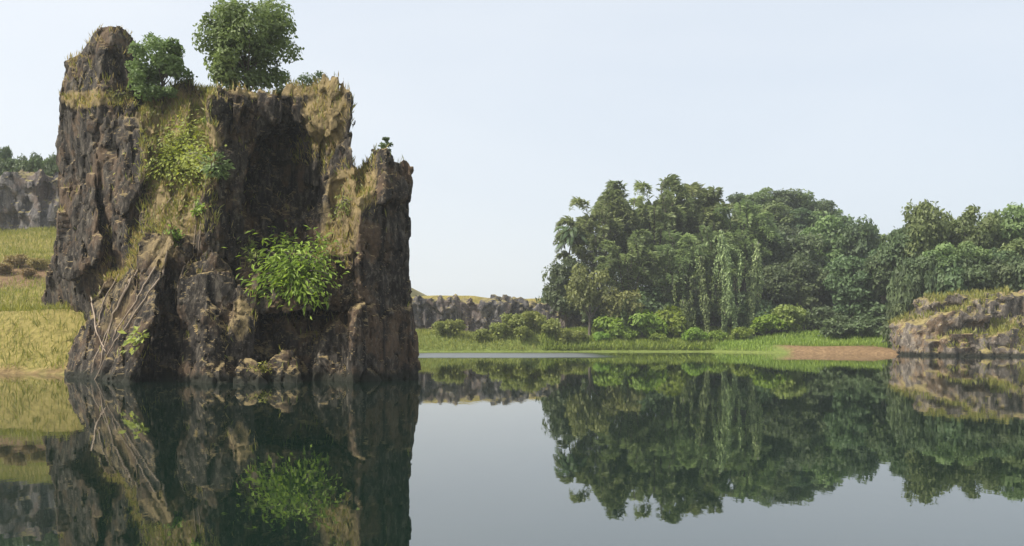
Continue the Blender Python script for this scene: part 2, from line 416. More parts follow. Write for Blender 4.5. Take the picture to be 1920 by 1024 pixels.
# ------------------------------------------------------------------ the rock stack
SH = 0.35                                            # the stack runs back to the left
def spt(px, py, Yd):
    X_, _, Z_ = at(px, py, Yd); return X_ + SH * (Yd - 40), Z_
H = 0.09
ox, oy, oz = -27.0, 35.0, -1.2
NX, NY, NZ = int(25 / H), int(25 / H), int(20.6 / H)
gxs = ox + np.arange(NX) * H; gys = (oy + np.arange(NY) * H).astype(np.float32); gzs = oz + np.arange(NZ) * H
XS, ZS = np.meshgrid(gxs, gzs, indexing='ij')
def facet(p1, p2, p3):
    """depth of the plane through three points given as (px, py, distance)"""
    M = np.array([(*spt(*q), 1.0) for q in (p1, p2, p3)]); c = np.linalg.solve(M, np.array([p1[2], p2[2], p3[2]], float))
    return c[0] * XS + c[1] * ZS + c[2]
S = np.full((NX, NY, NZ), 9.0, np.float32)
def comp(poly, facets, back, hollow=False, k=.10):
    """a faceted block: outline, front planes (meeting in a ridge, or in a valley if hollow), back distance"""
    global S
    pd = poly_sd(XS, ZS, [spt(*q) for q in poly]).astype(np.float32)
    fs = [facet(*f) for f in facets]
    Fr = (np.minimum if hollow else np.maximum).reduce(fs).astype(np.float32) if len(fs) > 1 else fs[0].astype(np.float32)
    d = np.maximum(pd[:, None, :], (Fr[:, None, :] - gys[None, :, None]) * .8)
    d = np.maximum(d, gys[None, :, None] - np.float32(back))
    h_ = np.clip(.5 + .5 * (d - S) / k, 0, 1)
    S = d * (1 - h_) + S * h_ - k * h_ * (1 - h_) * .5
# left pinnacle and tower
comp([(156, 44, 47), (176, 30, 47), (222, 32, 46.6), (240, 62, 46.2), (246, 110, 46), (243, 210, 46), (110, 215, 48), (114, 140, 48), (130, 96, 48)],
     [((115, 150, 49), (140, 80, 49), (200, 120, 46.0)), ((200, 60, 46.6), (200, 190, 45.6), (243, 120, 46.8))], 53.0)
comp([(112, 182, 48), (200, 192, 46), (285, 198, 45), (290, 300, 43.5), (285, 420, 42), (300, 520, 41), (290, 640, 41), (190, 680, 43), (140, 690, 47), (90, 660, 53.5), (74, 590, 54.5), (74, 490, 51), (92, 440, 50), (103, 400, 49), (105, 270, 48)],
     [((105, 300, 50), (80, 560, 55), (170, 300, 45.8)), ((170, 200, 46.0), (285, 200, 45.2), (280, 560, 41.8))], 58.0)
comp([(195, 230, 45), (272, 215, 45), (278, 340, 43.5), (230, 420, 43), (190, 360, 44)], [((195, 300, 45.0), (275, 260, 43.6), (240, 400, 42.6))], 50.0)
comp([(112, 360, 48), (180, 330, 46), (190, 480, 44), (130, 520, 47), (88, 500, 50)], [((112, 420, 48.6), (185, 380, 44.6), (150, 500, 45.6))], 52.0)
# grassy gully between tower and block
comp([(235, 158, 46), (300, 168, 46), (372, 150, 46), (440, 145, 46), (430, 300, 43), (410, 500, 41), (340, 560, 40.5), (260, 520, 41), (250, 300, 43.5)],
     [((300, 165, 47.2), (400, 160, 46.6), (330, 520, 40.4))], 52.0)
# the block with its hollow: back wall, sunlit right wall, and the left cheek that turns away from the sun
comp([(398, 175, 43), (470, 158, 43), (540, 154, 43), (632, 160, 42.6), (657, 200, 41.4), (664, 262, 41), (658, 300, 41), (668, 330, 41), (680, 520, 40.5), (600, 560, 40.5), (390, 560, 41), (385, 330, 42.5)],
     [((420, 250, 44.6), (420, 450, 42.8), (600, 300, 46.2)), ((570, 200, 45.0), (660, 200, 41.0), (655, 420, 40.7))], 52.0, True)
comp([(398, 192, 40.6), (416, 170, 40.6), (455, 160, 41), (500, 163, 42), (545, 172, 42.5), (572, 200, 42.5), (530, 222, 42.4), (488, 236, 42), (462, 300, 41.6), (448, 400, 41.4), (455, 500, 41.4), (400, 500, 40.4), (392, 400, 40.4), (403, 300, 40.5)],
     [((402, 200, 40.2), (402, 440, 39.8), (500, 300, 42.4))], 48.0)
comp([(520, 158, 43), (600, 158, 42.4), (640, 166, 42), (661, 184, 41.6), (662, 225, 41.4), (610, 246, 42), (565, 214, 42.6)], [((530, 170, 43.4), (655, 160, 41.6), (610, 235, 41.8))], 50.0)
comp([(404, 190, 40.2), (425, 170, 40.2), (455, 164, 40.6), (490, 176, 41), (470, 215, 40.8), (440, 262, 40.4), (408, 280, 40.2)], [((410, 200, 39.9), (480, 180, 41.0), (420, 270, 39.7))], 46.0)
comp([(575, 380, 41), (650, 360, 41), (668, 430, 40.4), (660, 510, 40), (600, 505, 40.2)], [((580, 440, 41.2), (650, 400, 40.6), (620, 500, 39.6))], 46.0)
# sloping shoulder and right-hand column
comp([(606, 310, 41), (640, 268, 41), (668, 292, 41), (704, 322, 40.6), (716, 420, 40), (700, 520, 39.8), (640, 520, 40)], [((630, 300, 42.4), (700, 345, 41.2), (660, 500, 39.3))], 47.0)
comp([(682, 356, 40), (690, 322, 40), (700, 298, 40), (710, 264, 40), (738, 262, 40), (748, 286, 40), (768, 292, 40.4), (780, 314, 40.6), (784, 376, 40.6), (684, 390, 39.6)],
     [((700, 340, 40.0), (718, 280, 40.2), (722, 360, 39.2)), ((722, 290, 39.8), (722, 360, 39.2), (768, 330, 40.6))], 46.5)
comp([(672, 372, 38.6), (690, 350, 39), (730, 345, 39.6), (778, 342, 40.6), (781, 400, 40.7), (783, 470, 40.7), (788, 550, 40.6), (798, 640, 40.4), (803, 700, 40.4), (800, 780, 40.4), (660, 780, 37.8), (664, 500, 38.2)],
     [((668, 400, 38.4), (775, 400, 41.6), (668, 700, 37.9))], 46.0)
# ramp on the left, sharp front edge falling to the water
comp([(312, 418, 40), (326, 470, 39.4), (300, 560, 38.6), (275, 640, 38), (250, 720, 37.4), (245, 780, 37), (112, 780, 42.8), (114, 690, 42.8), (148, 604, 42.2), (187, 528, 41.6), (270, 470, 40.8)],
     [((318, 450, 39.8), (245, 712, 37.0), (118, 700, 43.2))], 48.0)
# back wall of the small cave, then the centre buttress
comp([(240, 430, 41), (440, 430, 41), (440, 780, 40), (220, 780, 40)], [((260, 480, 42.4), (440, 480, 41.4), (320, 710, 40.2))], 47.0)
comp([(352, 500, 39.5), (390, 478, 39.5), (430, 490, 39), (455, 560, 38.5), (468, 640, 37.8), (485, 780, 37), (320, 780, 37), (322, 690, 37.4), (335, 600, 38.4)],
     [((335, 620, 39.4), (385, 500, 39.5), (385, 700, 36.9)), ((385, 500, 39.5), (385, 700, 36.9), (470, 640, 39.0))], 46.0)
# wall under the bright bush, and blocks at the water's edge
comp([(440, 470, 40.5), (560, 480, 40.5), (668, 480, 39.8), (675, 570, 39.4), (440, 590, 40)], [((450, 480, 41.0), (660, 480, 39.9), (550, 570, 39.4))], 46.0)
comp([(440, 570, 41), (680, 560, 41), (680, 780, 39), (440, 780, 39)], [((450, 600, 40.4), (640, 600, 42.2), (560, 715, 39.8))], 46.0)
comp([(438, 690, 37), (455, 660, 37), (485, 668, 37), (500, 700, 37), (500, 780, 37), (430, 780, 37)], [((450, 690, 37.2), (470, 740, 36.4), (500, 690, 37.6))], 41.0)
comp([(510, 680, 37.8), (530, 652, 37.8), (556, 660, 37.8), (572, 700, 37.6), (580, 780, 37.5), (500, 780, 37.5)], [((515, 690, 37.8), (540, 730, 37.0), (575, 690, 38.0))], 42.0)
comp([(425, 540, 38.8), (450, 528, 38.8), (478, 560, 38.6), (470, 660, 38), (440, 660, 38)], [((430, 560, 38.6), (470, 560, 39.4), (450, 650, 37.8))], 42.0)
comp([(600, 640, 39), (640, 600, 39), (668, 640, 38.5), (670, 780, 38), (590, 780, 38)], [((600, 680, 39.4), (640, 620, 39.2), (665, 720, 38.4))], 43.0)

bd = np.argwhere(np.abs(S) < 1.0)
p = np.stack([ox + bd[:, 0] * H, oy + bd[:, 1] * H, oz + bd[:, 2] * H], 1).astype(np.float32)
wp = p + (np.stack([vnoise(p, 1.5, 71), vnoise(p, 1.5, 72), vnoise(p, 1.5, 73)], 1) - .5) * .30
c1, e1 = cells(wp, (1.2, 1.2, 3.0), 11); c2, e2 = cells(wp, (.55, .55, 1.0), 23); c3, e3 = cells(wp, (.27, .27, .42), 37)
flute = fbm(p, (.9, .9, 9.0), 41, 3) - .5
dn = .52 * c1 + .26 * c2 + .09 * c3 + .16 * (fbm(p, (2.5, 2.5, 4.0), 3, 2) - .5) + .20 * flute
calm = 1 - .55 * sstep(spt(655, 400, 39)[0], spt(690, 400, 39)[0], p[:, 0]) * sstep(12.5, 11.5, p[:, 2])
dn = dn * calm
dn += .11 + .16 * np.clip(1 - e1 / .06, 0, 1) + .06 * np.clip(1 - e2 / .08, 0, 1)
S[bd[:, 0], bd[:, 1], bd[:, 2]] += dn.astype(np.float32)
S[:, :, 0] = np.maximum(S[:, :, 0], .01); S[0] = np.maximum(S[0], .01); S[:, -1] = np.maximum(S[:, -1], .01)
V, Q = surface_nets(S, (ox, oy, oz), H)
V[:, 0] -= SH * (V[:, 1] - 40)
# keep the one big body: drop crumbs that the noise has cut loose
par = np.arange(len(V))
for _ in range(4000):
    m_ = par[Q].min(1); new = par.copy()
    for k in range(4):
        np.minimum.at(new, Q[:, k], m_); np.minimum.at(new, par[Q[:, k]], m_)
    new = new[new]; new = new[new]
    if (new == par).all(): break
    par = new
main_id = np.bincount(par).argmax(); keep = par == main_id
remap = np.cumsum(keep) - 1; Q = remap[Q[keep[Q[:, 0]]]]; V = V[keep]
del S
vu, vv = 960 + F_PX * V[:, 0] / V[:, 1], HORIZON - F_PX * (V[:, 2] - CAM_H) / V[:, 1]
vn = fbm(V.astype(np.float32), (1.8, 1.8, 1.8), 63, 4) - .5
soil = np.zeros(len(V))
for cu, cv, ru, rv, w_ in [(335, 290, 80, 150, .75), (300, 470, 60, 40, .45), (520, 160, 150, 22, .7), (610, 235, 60, 70, .55), (660, 345, 45, 50, .7), (635, 440, 40, 70, .5), (215, 560, 60, 110, .35), (180, 185, 80, 20, .6), (450, 600, 24, 70, .45)]:
    soil = np.maximum(soil, w_ * np.clip(1.5 * (1.25 - np.sqrt(((vu - cu) / ru) ** 2 + ((vv - cv) / rv) ** 2) + vn * 1.4), 0, 1))
soil *= V[:, 1] < 49
rock_me = mesh_np('rock_stack', V, Q, False, {'soil': soil})
rock = link('rock_stack', rock_me, M_ROCK)
tag(rock, 'tall dark rock stack with twin pinnacles and grassy ledges rising from the lake', 'rock')
rbvh = BVHTree.FromPolygons([tuple(v) for v in V.tolist()], Q.tolist())
a_, b_ = V[Q[:, 2]] - V[Q[:, 0]], V[Q[:, 3]] - V[Q[:, 1]]
QN = np.cross(a_, b_); QA = np.linalg.norm(QN, axis=1) * .5; QN /= np.linalg.norm(QN, axis=1, keepdims=True) + 1e-12; QC = V[Q].mean(1)
CAMV = Vector((0, 0, CAM_H))
def hit(px, py):
    d = Vector(((px - 960) / F_PX, 1, (HORIZON - py) / F_PX)).normalized()
    loc, nrm, _, _ = rbvh.ray_cast(CAMV, d)
    return (np.array(loc), np.array(nrm)) if loc is not None else (None, None)
def drop(x, y):
    loc, nrm, _, _ = rbvh.ray_cast(Vector((x, y, 30)), Vector((0, 0, -1)))
    return np.array(loc) if loc is not None else None
def pix(P): return 960 + F_PX * P[:, 0] / P[:, 1], HORIZON - F_PX * (P[:, 2] - CAM_H) / P[:, 1]

# ------------------------------------------------------------------ quarry cliffs and the outcrop on the right
def body(name, sdf, lo, hi, h, mat, big, amp, strat=3.0):
    n_ = [int((b - a) / h) + 1 for a, b in zip(lo, hi)]
    g = np.meshgrid(*[lo[k] + np.arange(n_[k]) * h for k in range(3)], indexing='ij')
    pp = np.stack([a.ravel() for a in g], 1).astype(np.float32)
    s = sdf(pp).astype(np.float32); m_ = np.abs(s) < big * 1.2; q = pp[m_]
    wq = q + (np.stack([vnoise(q, big, 71), vnoise(q, big, 72), vnoise(q, big, 73)], 1) - .5) * big * .2
    v1, ed = cells(wq, (big, big, big * 1.5), 5); v2, _ = cells(wq, (big * .4, big * .4, big * .55), 9)
    q2 = q.copy(); q2[:, 2] -= .22 * q2[:, 0] if strat < 1 else 0
    fl = fbm(q2, (big * 3, big * 2, big * strat) if strat < 1 else (big * .5, big * .5, big * strat), 41, 4) - .5
    s[m_] += amp * .8 * v1 + amp * .45 * v2 + amp * .5 * (fbm(q, (big * 1.6,) * 3, 2) - .5) + amp * .8 * fl
    s = s.reshape(n_); s[:, :, 0] = np.maximum(s[:, :, 0], .01)
    for ax in (0, 1):
        for e in (0, -1):
            sl = [slice(None)] * 3; sl[ax] = e; s[tuple(sl)] = np.maximum(s[tuple(sl)], .01)
    v, f = surface_nets(s, lo, h)
    return link(name, mesh_np(name, v, f, False), mat), v, f

def box_sd(pp, c, hsz, tilt=0):
    q = pp - np.asarray(c, np.float32)
    z = q[:, 2] + tilt * q[:, 0]
    d = np.stack([np.abs(q[:, 0]) - hsz[0], np.abs(q[:, 1]) - hsz[1], np.abs(z) - hsz[2]], 1)
    return np.linalg.norm(np.maximum(d, 0), axis=1) + np.minimum(d.max(1), 0)

o, _, _ = body('quarry_cliff', lambda p_: np.minimum(box_sd(p_, (-62, 99, 15.0), (20, 4.2, 5.2)), box_sd(p_, (-46, 101, 14.2), (7, 4, 4.6))),
               (-84, 92, 8), (-36, 105, 22), .35, M_CLIFF, 2.6, 1.5)
tag(o, 'grey quarry cliff above the meadow on the left', 'cliff', kind='structure')
def cen_sdf(p_):
    a = box_sd(p_, (-9, 137, 4.2), (9.5, 4.5, 3.3), .02); b = box_sd(p_, (3.5, 135.5, 4.0), (6, 4, 3.1), .12)
    c = box_sd(p_, (-2.5, 132.5, 3.2), (2.2, 2.5, 3.6), .1); e = box_sd(p_, (11.5, 134, 2.6), (4.5, 4, 2.6), .22)
    return np.minimum(np.minimum(a, b), np.minimum(c, e))
o, _, _ = body('quarry_cliff', cen_sdf, (-26, 127, -.5), (18, 143, 10), .3, M_CLIFF, 2.2, 1.25)
tag(o, 'low grey quarry wall along the far bank beside the forest', 'cliff', kind='structure')
def out_sdf(p_):
    p_ = p_ - np.array([2.8, 0, 0], np.float32)
    a = box_sd(p_, (57.5, 99.5, 2.6), (13.0, 4.6, 4.2), -.06); b = box_sd(p_, (45.5, 96.0, 1.4), (3.6, 4.0, 3.6), -.45)
    c = np.maximum(box_sd(p_, (57, 92.8, 1.0), (13, 5.4, 4.0)), (p_[:, 2] - (.35 + (p_[:, 1] - 88.6) * .50 + (p_[:, 0] - 46) * .06)) * .85)
    e = box_sd(p_, (46.5, 91.2, .2), (3.4, 2.2, 1.7), -.1)
    k = np.minimum(np.minimum(a, b), np.minimum(c, e))
    return np.maximum(k, (4.9 + (p_[:, 0] - 42) * .16) * 0 - 9)
outc, OV, OQ = body('rock_outcrop', out_sdf, (36, 86, -1.2), (74, 106, 10.5), .25, M_OUT, 2.0, 1.15, .35)
tag(outc, 'broad brown rock outcrop sloping into the water below the right-hand trees', 'rock')

# ------------------------------------------------------------------ trees
rs = np.random.default_rng(4)
def broadleaf(seed, H_, W_, blobs, leaves, ls, base=.28, lm=L_TREE, trunk_r=.035, bm=M_BARK, rbk=.9, width=.62):
    """tapered trunk with limbs reaching into leafy clumps; its base at the origin"""
    r = np.random.default_rng(seed); t = Tubes()
    cz = H_ * (base + 1) / 2; rz = H_ * (1 - base) / 2
    C_ = r.normal(size=(blobs, 3)); C_ /= np.linalg.norm(C_, axis=1, keepdims=True); C_ *= (r.random((blobs, 1)) ** .45)
    C_ = C_ * np.array([W_ * .40, W_ * .40, rz * .80]) + np.array([0, 0, cz])
    rb = W_ * rbk * (.10 + .11 * r.random(blobs))
    top = np.array([r.normal() * .04 * W_, r.normal() * .04 * W_, H_ * .72])
    t.add(bez((0, 0, -.4), (r.normal() * .05 * W_, r.normal() * .05 * W_, H_ * .35), top, 9), np.linspace(trunk_r * H_, trunk_r * H_ * .25, 9), 8)
    for c in C_[:min(blobs, 16)]:
        z0 = min(c[2] * (.45 + .25 * r.random()), H_ * .6); s = np.array([0, 0, z0])
        t.add(bez(s, s * .4 + c * .6 + np.array([0, 0, -.05 * H_]), c, 6), np.linspace(trunk_r * H_ * .42, trunk_r * H_ * .08, 6), 5)
    L = Leaves(seed + 1); k = r.integers(0, blobs, leaves); dr = r.normal(size=(leaves, 3)); dr[:, 2] = dr[:, 2] * .8 + .22
    dr /= np.linalg.norm(dr, axis=1, keepdims=True)
    P_ = C_[k] + dr * (rb[k] * (.55 + .55 * r.random(leaves) ** .6))[:, None] * np.array([1.15, 1.15, .85])
    N_ = dr * .9 + r.normal(size=dr.shape) * .55 + np.array([0, 0, .35])
    bt = r.random(blobs)
    L.add(P_, N_, ls * (.6 + .8 * r.random(leaves)), width, np.clip(.25 + .45 * bt[k] + .45 * (r.random(leaves) - .4), 0, 1))
    return t.mesh('trunk'), bm, L.mesh('crown'), lm

def bamboo(seed, H_, W_, culms, lm=L_BAMB):
    """a dense clump of culms that arch over into feathery plumes"""
    r = np.random.default_rng(seed); t = Tubes(); L = Leaves(seed + 1)
    for c in range(culms):
        a = r.random() * 6.283; q = r.random() ** .6; reach = W_ * .5 * (.15 + .85 * q); hh = H_ * (.66 + .34 * r.random()) * (1.05 - .40 * q * q)
        d = np.array([math.cos(a), math.sin(a), 0]); b0 = d * W_ * .10 * r.random()
        top = b0 + d * reach * .55 + np.array([0, 0, hh * .90]); arch = 2.6 + 2.4 * r.random()
        tip = top + d * arch * .95 + np.array([0, 0, arch * r.uniform(-.35, .25)]); mid = top + d * arch * .35 + np.array([0, 0, arch * .75])
        pts = np.concatenate([bez(b0, b0 + d * reach * .15 + np.array([0, 0, hh * .6]), top, 9), bez(top, mid, tip, 10)[1:]])
        t.add(pts, np.linspace(.10, .02, len(pts)), 4)
        n_ = 230; s = np.where(r.random(n_) < .62, .50 + .50 * r.random(n_), .22 + .4 * r.random(n_)); fi = s * (len(pts) - 1); i0 = np.minimum(fi.astype(int), len(pts) - 2); f = (fi - i0)[:, None]
        base = pts[i0] * (1 - f) + pts[i0 + 1] * f; tg = pts[i0 + 1] - pts[i0]; tg /= np.linalg.norm(tg, axis=1, keepdims=True)
        side = np.cross(tg, np.array([0, 0, 1.0])) * np.where(r.random(n_) < .5, 1, -1)[:, None] + r.normal(size=(n_, 3)) * .25; side /= np.linalg.norm(side, axis=1, keepdims=True)
        ax = tg * .75 + side * .9 + np.array([0, 0, -.30]); nn = np.cross(ax, side) * .3 + r.normal(size=(n_, 3)) * .3 + np.array([0, 0, 1.0])
        taper = np.where(s > .5, 1.25 * np.sin(np.clip((s - .42) / .58, 0, 1) * 2.6 + .3), .9)
        L.add(base + side * .15, nn, (.7 + .6 * r.random(n_)) * taper + .2, .26, np.clip(r.random() * .65 + .35 * r.random(n_), 0, 1), ax)
    return t.mesh('stems'), M_BARK, L.mesh('foliage'), lm

def palm(seed, H_, fl, fronds=20):
    r = np.random.default_rng(seed); t = Tubes(); L = Leaves(seed + 1)
    top = np.array([r.normal() * .4, r.normal() * .4, H_])
    t.add(bez((0, 0, -.4), (r.normal() * .8, r.normal() * .8, H_ * .5), top, 10), np.linspace(.22, .13, 10), 7)
    for k in range(fronds):
        a = k * 2.4 + r.random() * .4; el = .25 + 1.2 * (k / fronds) ** .8; d = np.array([math.cos(a), math.sin(a), 0]); ln = fl * (.8 + .35 * r.random())
        mid = top + d * ln * .45 * math.cos(el * .6) + np.array([0, 0, ln * .55 * math.sin(el)]); tip = top + d * ln * (.95 - .25 * el) + np.array([0, 0, ln * (-.45 + .85 * el * .6)])
        pts = bez(top, mid, tip, 26); tg = np.gradient(pts, axis=0); tg /= np.linalg.norm(tg, axis=1, keepdims=True); sd = np.cross(tg, (0, 0, 1)); sd /= np.linalg.norm(sd, axis=1, keepdims=True)
        up = np.cross(sd, tg); sz = fl * .26 * np.sin(np.linspace(.35, 2.9, 26)) ** .7
        for sgn in (-1, 1):
            ax = sd * sgn + tg * .8 - np.array([0, 0, .25]); L.add(pts, up + sd * sgn * .4, sz, .20, np.clip(.2 + .3 * (k / fronds) + .4 * r.random(26), 0, 1), ax)
    return t.mesh('trunk'), M_BARK, L.mesh('crown'), L_PALM

def build(name, parts, loc, rz=0, scale=(1, 1, 1)):
    root = empty(name, loc, rz, scale); tm, bm, cm, lm = parts
    link('stems' if tm.name.startswith('stems') else 'trunk', tm, bm, root)
    link('foliage' if cm.name.startswith('foliage') else 'crown', cm, lm, root)
    return root

PROTO = {}
SPEC = {  # kind: (object name, maker, natural height, natural width)
    'round_a': ('broadleaf_tree', lambda: broadleaf(101, 12, 9, 38, 6500, .62, .08), 12, 9),
    'round_b': ('broadleaf_tree', lambda: broadleaf(131, 12, 8, 38, 6500, .58, .06), 12, 8),
    'round_c': ('broadleaf_tree', lambda: broadleaf(151, 12, 10, 40, 6500, .64, .10), 12, 10),
    'dark_a': ('broadleaf_tree', lambda: broadleaf(171, 12, 9, 38, 6500, .60, .05, L_DARK), 12, 9),
    'dark_b': ('broadleaf_tree', lambda: broadleaf(191, 12, 8, 36, 6500, .56, .04, L_DARK), 12, 8),
    'olive': ('broadleaf_tree', lambda: broadleaf(201, 9, 7, 22, 3000, .50, .25, L_YOL), 9, 7),
    'bamb_a': ('bamboo_clump', lambda: bamboo(211, 22, 15, 46), 22, 15),
    'bamb_b': ('bamboo_clump', lambda: bamboo(231, 22, 15, 42), 22, 15),
    'palm': ('palm_tree', lambda: palm(251, 13, 5.0), 13, 8),
    'shrub': ('shrub', lambda: broadleaf(271, 3, 4.4, 20, 2200, .40, .05, L_OLIV, .02), 3, 4.4),
    'shrub_dry': ('shrub', lambda: broadleaf(281, 3, 4.0, 18, 1500, .40, .05, L_DRY, .02), 3, 4.0),
    'shrub_g': ('shrub', lambda: broadleaf(291, 3, 4.2, 20, 2200, .42, .05, L_BRIG, .02), 3, 4.2),
    'shrub_d': ('shrub', lambda: broadleaf(311, 3, 4.2, 20, 2200, .42, .05, L_DARK, .02), 3, 4.2),
}
def plant(kind, px, Yd, top_py, width_px, label, cat, group=None, z=None):
    """stands one plant on the ground in direction px at distance Yd, as tall as the line top_py"""
    nm, make, h0, w0 = SPEC[kind]; X_ = (px - 960) / F_PX * Yd
    z0 = ground_z(X_, Yd) if z is None else z
    wd = width_px / F_PX * Yd; hgt = CAM_H + (HORIZON - top_py) / F_PX * Yd - z0 if top_py else wd * h0 / w0
    sc_ = (wd / w0, wd / w0, hgt / h0); rz = float(rs.random() * 6.283); loc = (X_, Yd, z0 - .05)
    if kind not in PROTO: PROTO[kind] = build(nm, make(), loc, rz, sc_); o = PROTO[kind]
    else: o = dup(PROTO[kind], loc, rz, sc_)
    return tag(o, label, cat, group)

FOREST = 'trees of the forest on the far bank'
for px, Yd, tp, w, lab in [
    (1120, 134, 352, 150, 'bamboo clump at the left end of the far forest, plumes leaning over the bank'),
    (1180, 140, 338, 150, 'bamboo clump second from the left end of the forest top'),
    (1228, 136, 322, 150, 'tallest bamboo clump in the far forest'),
    (1285, 142, 334, 150, 'bamboo clump just right of the tallest one'),
    (1345, 140, 352, 150, 'bamboo clump between the tallest clump and the domed hill'),
    (1390, 136, 366, 130, 'bamboo clump in front of the left foot of the domed hill'),
    (1180, 127, 430, 130, 'low bamboo clump in front of the left forest edge'),
    (1260, 127, 425, 130, 'low bamboo clump under the tallest clump'),
    (1330, 129, 410, 120, 'low bamboo clump behind the vine-hung trunks')]:
    plant('bamb_a' if (px // 10) % 2 else 'bamb_b', px, Yd, tp, w, lab, 'bamboo', 'bamboo clumps in the far forest')
plant('palm', 1070, 133, 450, 75, 'palm leaning out at the left tip of the forest', 'palm')
plant('dark_a', 1062, 130, 470, 95, 'rounded dark tree at the far left tip of the forest', 'tree', FOREST)
plant('olive', 1105, 122, 486, 85, 'yellowish half-dry tree on the bank at the left end of the forest', 'tree', FOREST)
plant('olive', 1165, 121, 530, 80, 'small yellowish tree beside the grassy bank', 'tree', FOREST)
for kind, px, Yd, tp, w, lab in [
    ('dark_a', 1430, 138, 405, 110, 'dark tree right of the vine-hung trunks'),
    ('dark_b', 1490, 136, 410, 110, 'dark tree under the middle of the domed hill'),
    ('round_b', 1545, 140, 395, 100, 'mid green tree under the right slope of the domed hill'),
    ('dark_a', 1600, 138, 392, 100, 'dark tree at the right foot of the domed hill'),
    ('round_b', 1640, 141, 412, 90, 'tree just left of the dark gap by the outcrop'),
    ('dark_b', 1462, 128, 465, 95, 'lower dark tree behind the bushes of the sandy bank'),
    ('dark_a', 1520, 127, 470, 100, 'lower dark tree at the middle of the sandy bank'),
    ('dark_b', 1580, 128, 478, 100, 'lower dark tree over the green slope of the sandy bank'),
    ('dark_a', 1640, 130, 470, 95, 'lower dark tree overhanging the dark gap'),
    ('dark_b', 1612, 118, 452, 110, 'dark tree standing on the slope left of the gap'),
    ('dark_a', 1658, 115, 440, 100, 'dark tree in the gap nearest the outcrop'),
    ('dark_b', 1672, 126, 440, 80, 'dark tree filling the gap between forest and outcrop')]:
    plant(kind, px, Yd, tp, w, lab, 'tree', FOREST)
HILL = 'trees on the domed hill'
k = 0
for row, (Yd, lift, pxs) in enumerate([(180, 0, (1400, 1432, 1466, 1500, 1532, 1562, 1590)), (168, 34, (1386, 1420, 1455, 1490, 1524, 1556, 1588)), (157, 70, (1404, 1440, 1475, 1512, 1548, 1582, 1616))]):
    for j, px in enumerate(pxs):
        tp = 343 + ((px - 1452) / 1.0) ** 2 * .0034 + lift + (j % 2) * 5
        plant(('dark_a', 'round_c', 'dark_b', 'round_a')[(j + row) % 4], px, Yd, tp, 84, 'tree %s of the domed hill, %s' % (('on the crest', 'on the upper slope', 'on the lower slope')[row],
              ('at its left end', 'next to its left end', 'left of its middle', 'at its middle', 'right of its middle', 'next to its right end', 'at its right end')[j]), 'tree', HILL)
RT = 'trees above the right outcrop'
for kind, px, Yd, tp, w, lab in [
    ('dark_a', 1695, 112, 402, 90, 'dark tree at the left end of the trees above the outcrop'),
    ('round_a', 1732, 111, 366, 90, 'tallest tree above the outcrop'),
    ('round_b', 1775, 113, 386, 95, 'tree just right of the tallest one above the outcrop'),
    ('round_c', 1822, 111, 378, 100, 'broad tree above the middle of the outcrop'),
    ('round_a', 1868, 113, 386, 95, 'tree second from the right end above the outcrop'),
    ('round_b', 1915, 111, 374, 100, 'tree cut by the right edge above the outcrop'),
    ('dark_b', 1712, 105, 455, 80, 'lower dark tree over the left shoulder of the outcrop'),
    ('round_b', 1760, 105, 450, 85, 'lower tree behind the yellow rocks of the outcrop'),
    ('round_c', 1810, 105.5, 446, 90, 'lower tree behind the highest ledge of the outcrop'),
    ('dark_a', 1860, 106, 455, 90, 'lower dark tree above the brown ledge at right'),
    ('round_a', 1910, 106, 440, 95, 'lower tree at the right edge above the ledge')]:
    plant(kind, px, Yd, tp, w, lab, 'tree', RT)
LT = 'trees on the cliff at left'
for px, tp, w, lab in [(1700, 500, 62, 'dark shrub on the left shoulder of the outcrop'), (1738, 492, 66, 'shrub under the tallest tree above the outcrop'), (1778, 486, 70, 'shrub behind the yellow rocks of the outcrop'),
                       (1818, 484, 70, 'shrub behind the highest ledge of the outcrop'), (1856, 488, 70, 'shrub above the brown ledge of the outcrop'), (1893, 482, 66, 'shrub second from the right end above the ledge'), (1925, 484, 62, 'shrub cut by the right edge above the ledge')]:
    plant('shrub_d', px, 103.5, tp, w, lab, 'shrub', 'shrubs under the right-hand trees')
for kind, px, Yd, tp, w, lab in [
    ('dark_b', 4, 103, 252, 34, 'tall narrow dark tree on the cliff at the left edge'),
    ('dark_a', 72, 104, 278, 40, 'small round tree on the cliff beside the rock stack'),
    ('round_b', 36, 104, 296, 46, 'low tree on the cliff between the narrow one and the round one'),
    ('round_a', 98, 104, 292, 44, 'low tree on the cliff half behind the rock stack'),
    ('round_c', -30, 104, 285, 60, 'broad tree on the cliff beyond the left edge')]:
    plant(kind, px, Yd, tp, w, lab, 'tree', LT, z=18.6)
for px, Yd, w, lab in [(6, 73, 34, 'dry brown bush at the left edge on the brown band of the meadow'), (30, 75, 40, 'widest dry brown bush on the brown band of the meadow'), (52, 72.5, 30, 'dry brown bush left of the rock stack foot on the brown band'),
                       (72, 74.5, 36, 'dry brown bush on the brown band touching the rock stack')]:
    plant('shrub_dry', px, Yd, 0, w, lab, 'shrub', 'dry bushes on the meadow')
for px, w, tp, lab in [(-8, 44, 292, 'cliff-top shrub cut by the left edge'), (22, 42, 297, 'cliff-top shrub under the narrow tree'), (50, 42, 293, 'cliff-top shrub left of the round tree'), (84, 42, 296, 'cliff-top shrub right of the round tree'), (106, 42, 292, 'cliff-top shrub touching the rock stack')]:
    plant('shrub_d', px, 101.5, tp, w, lab, 'shrub', 'shrubs on the left cliff', z=20.0)
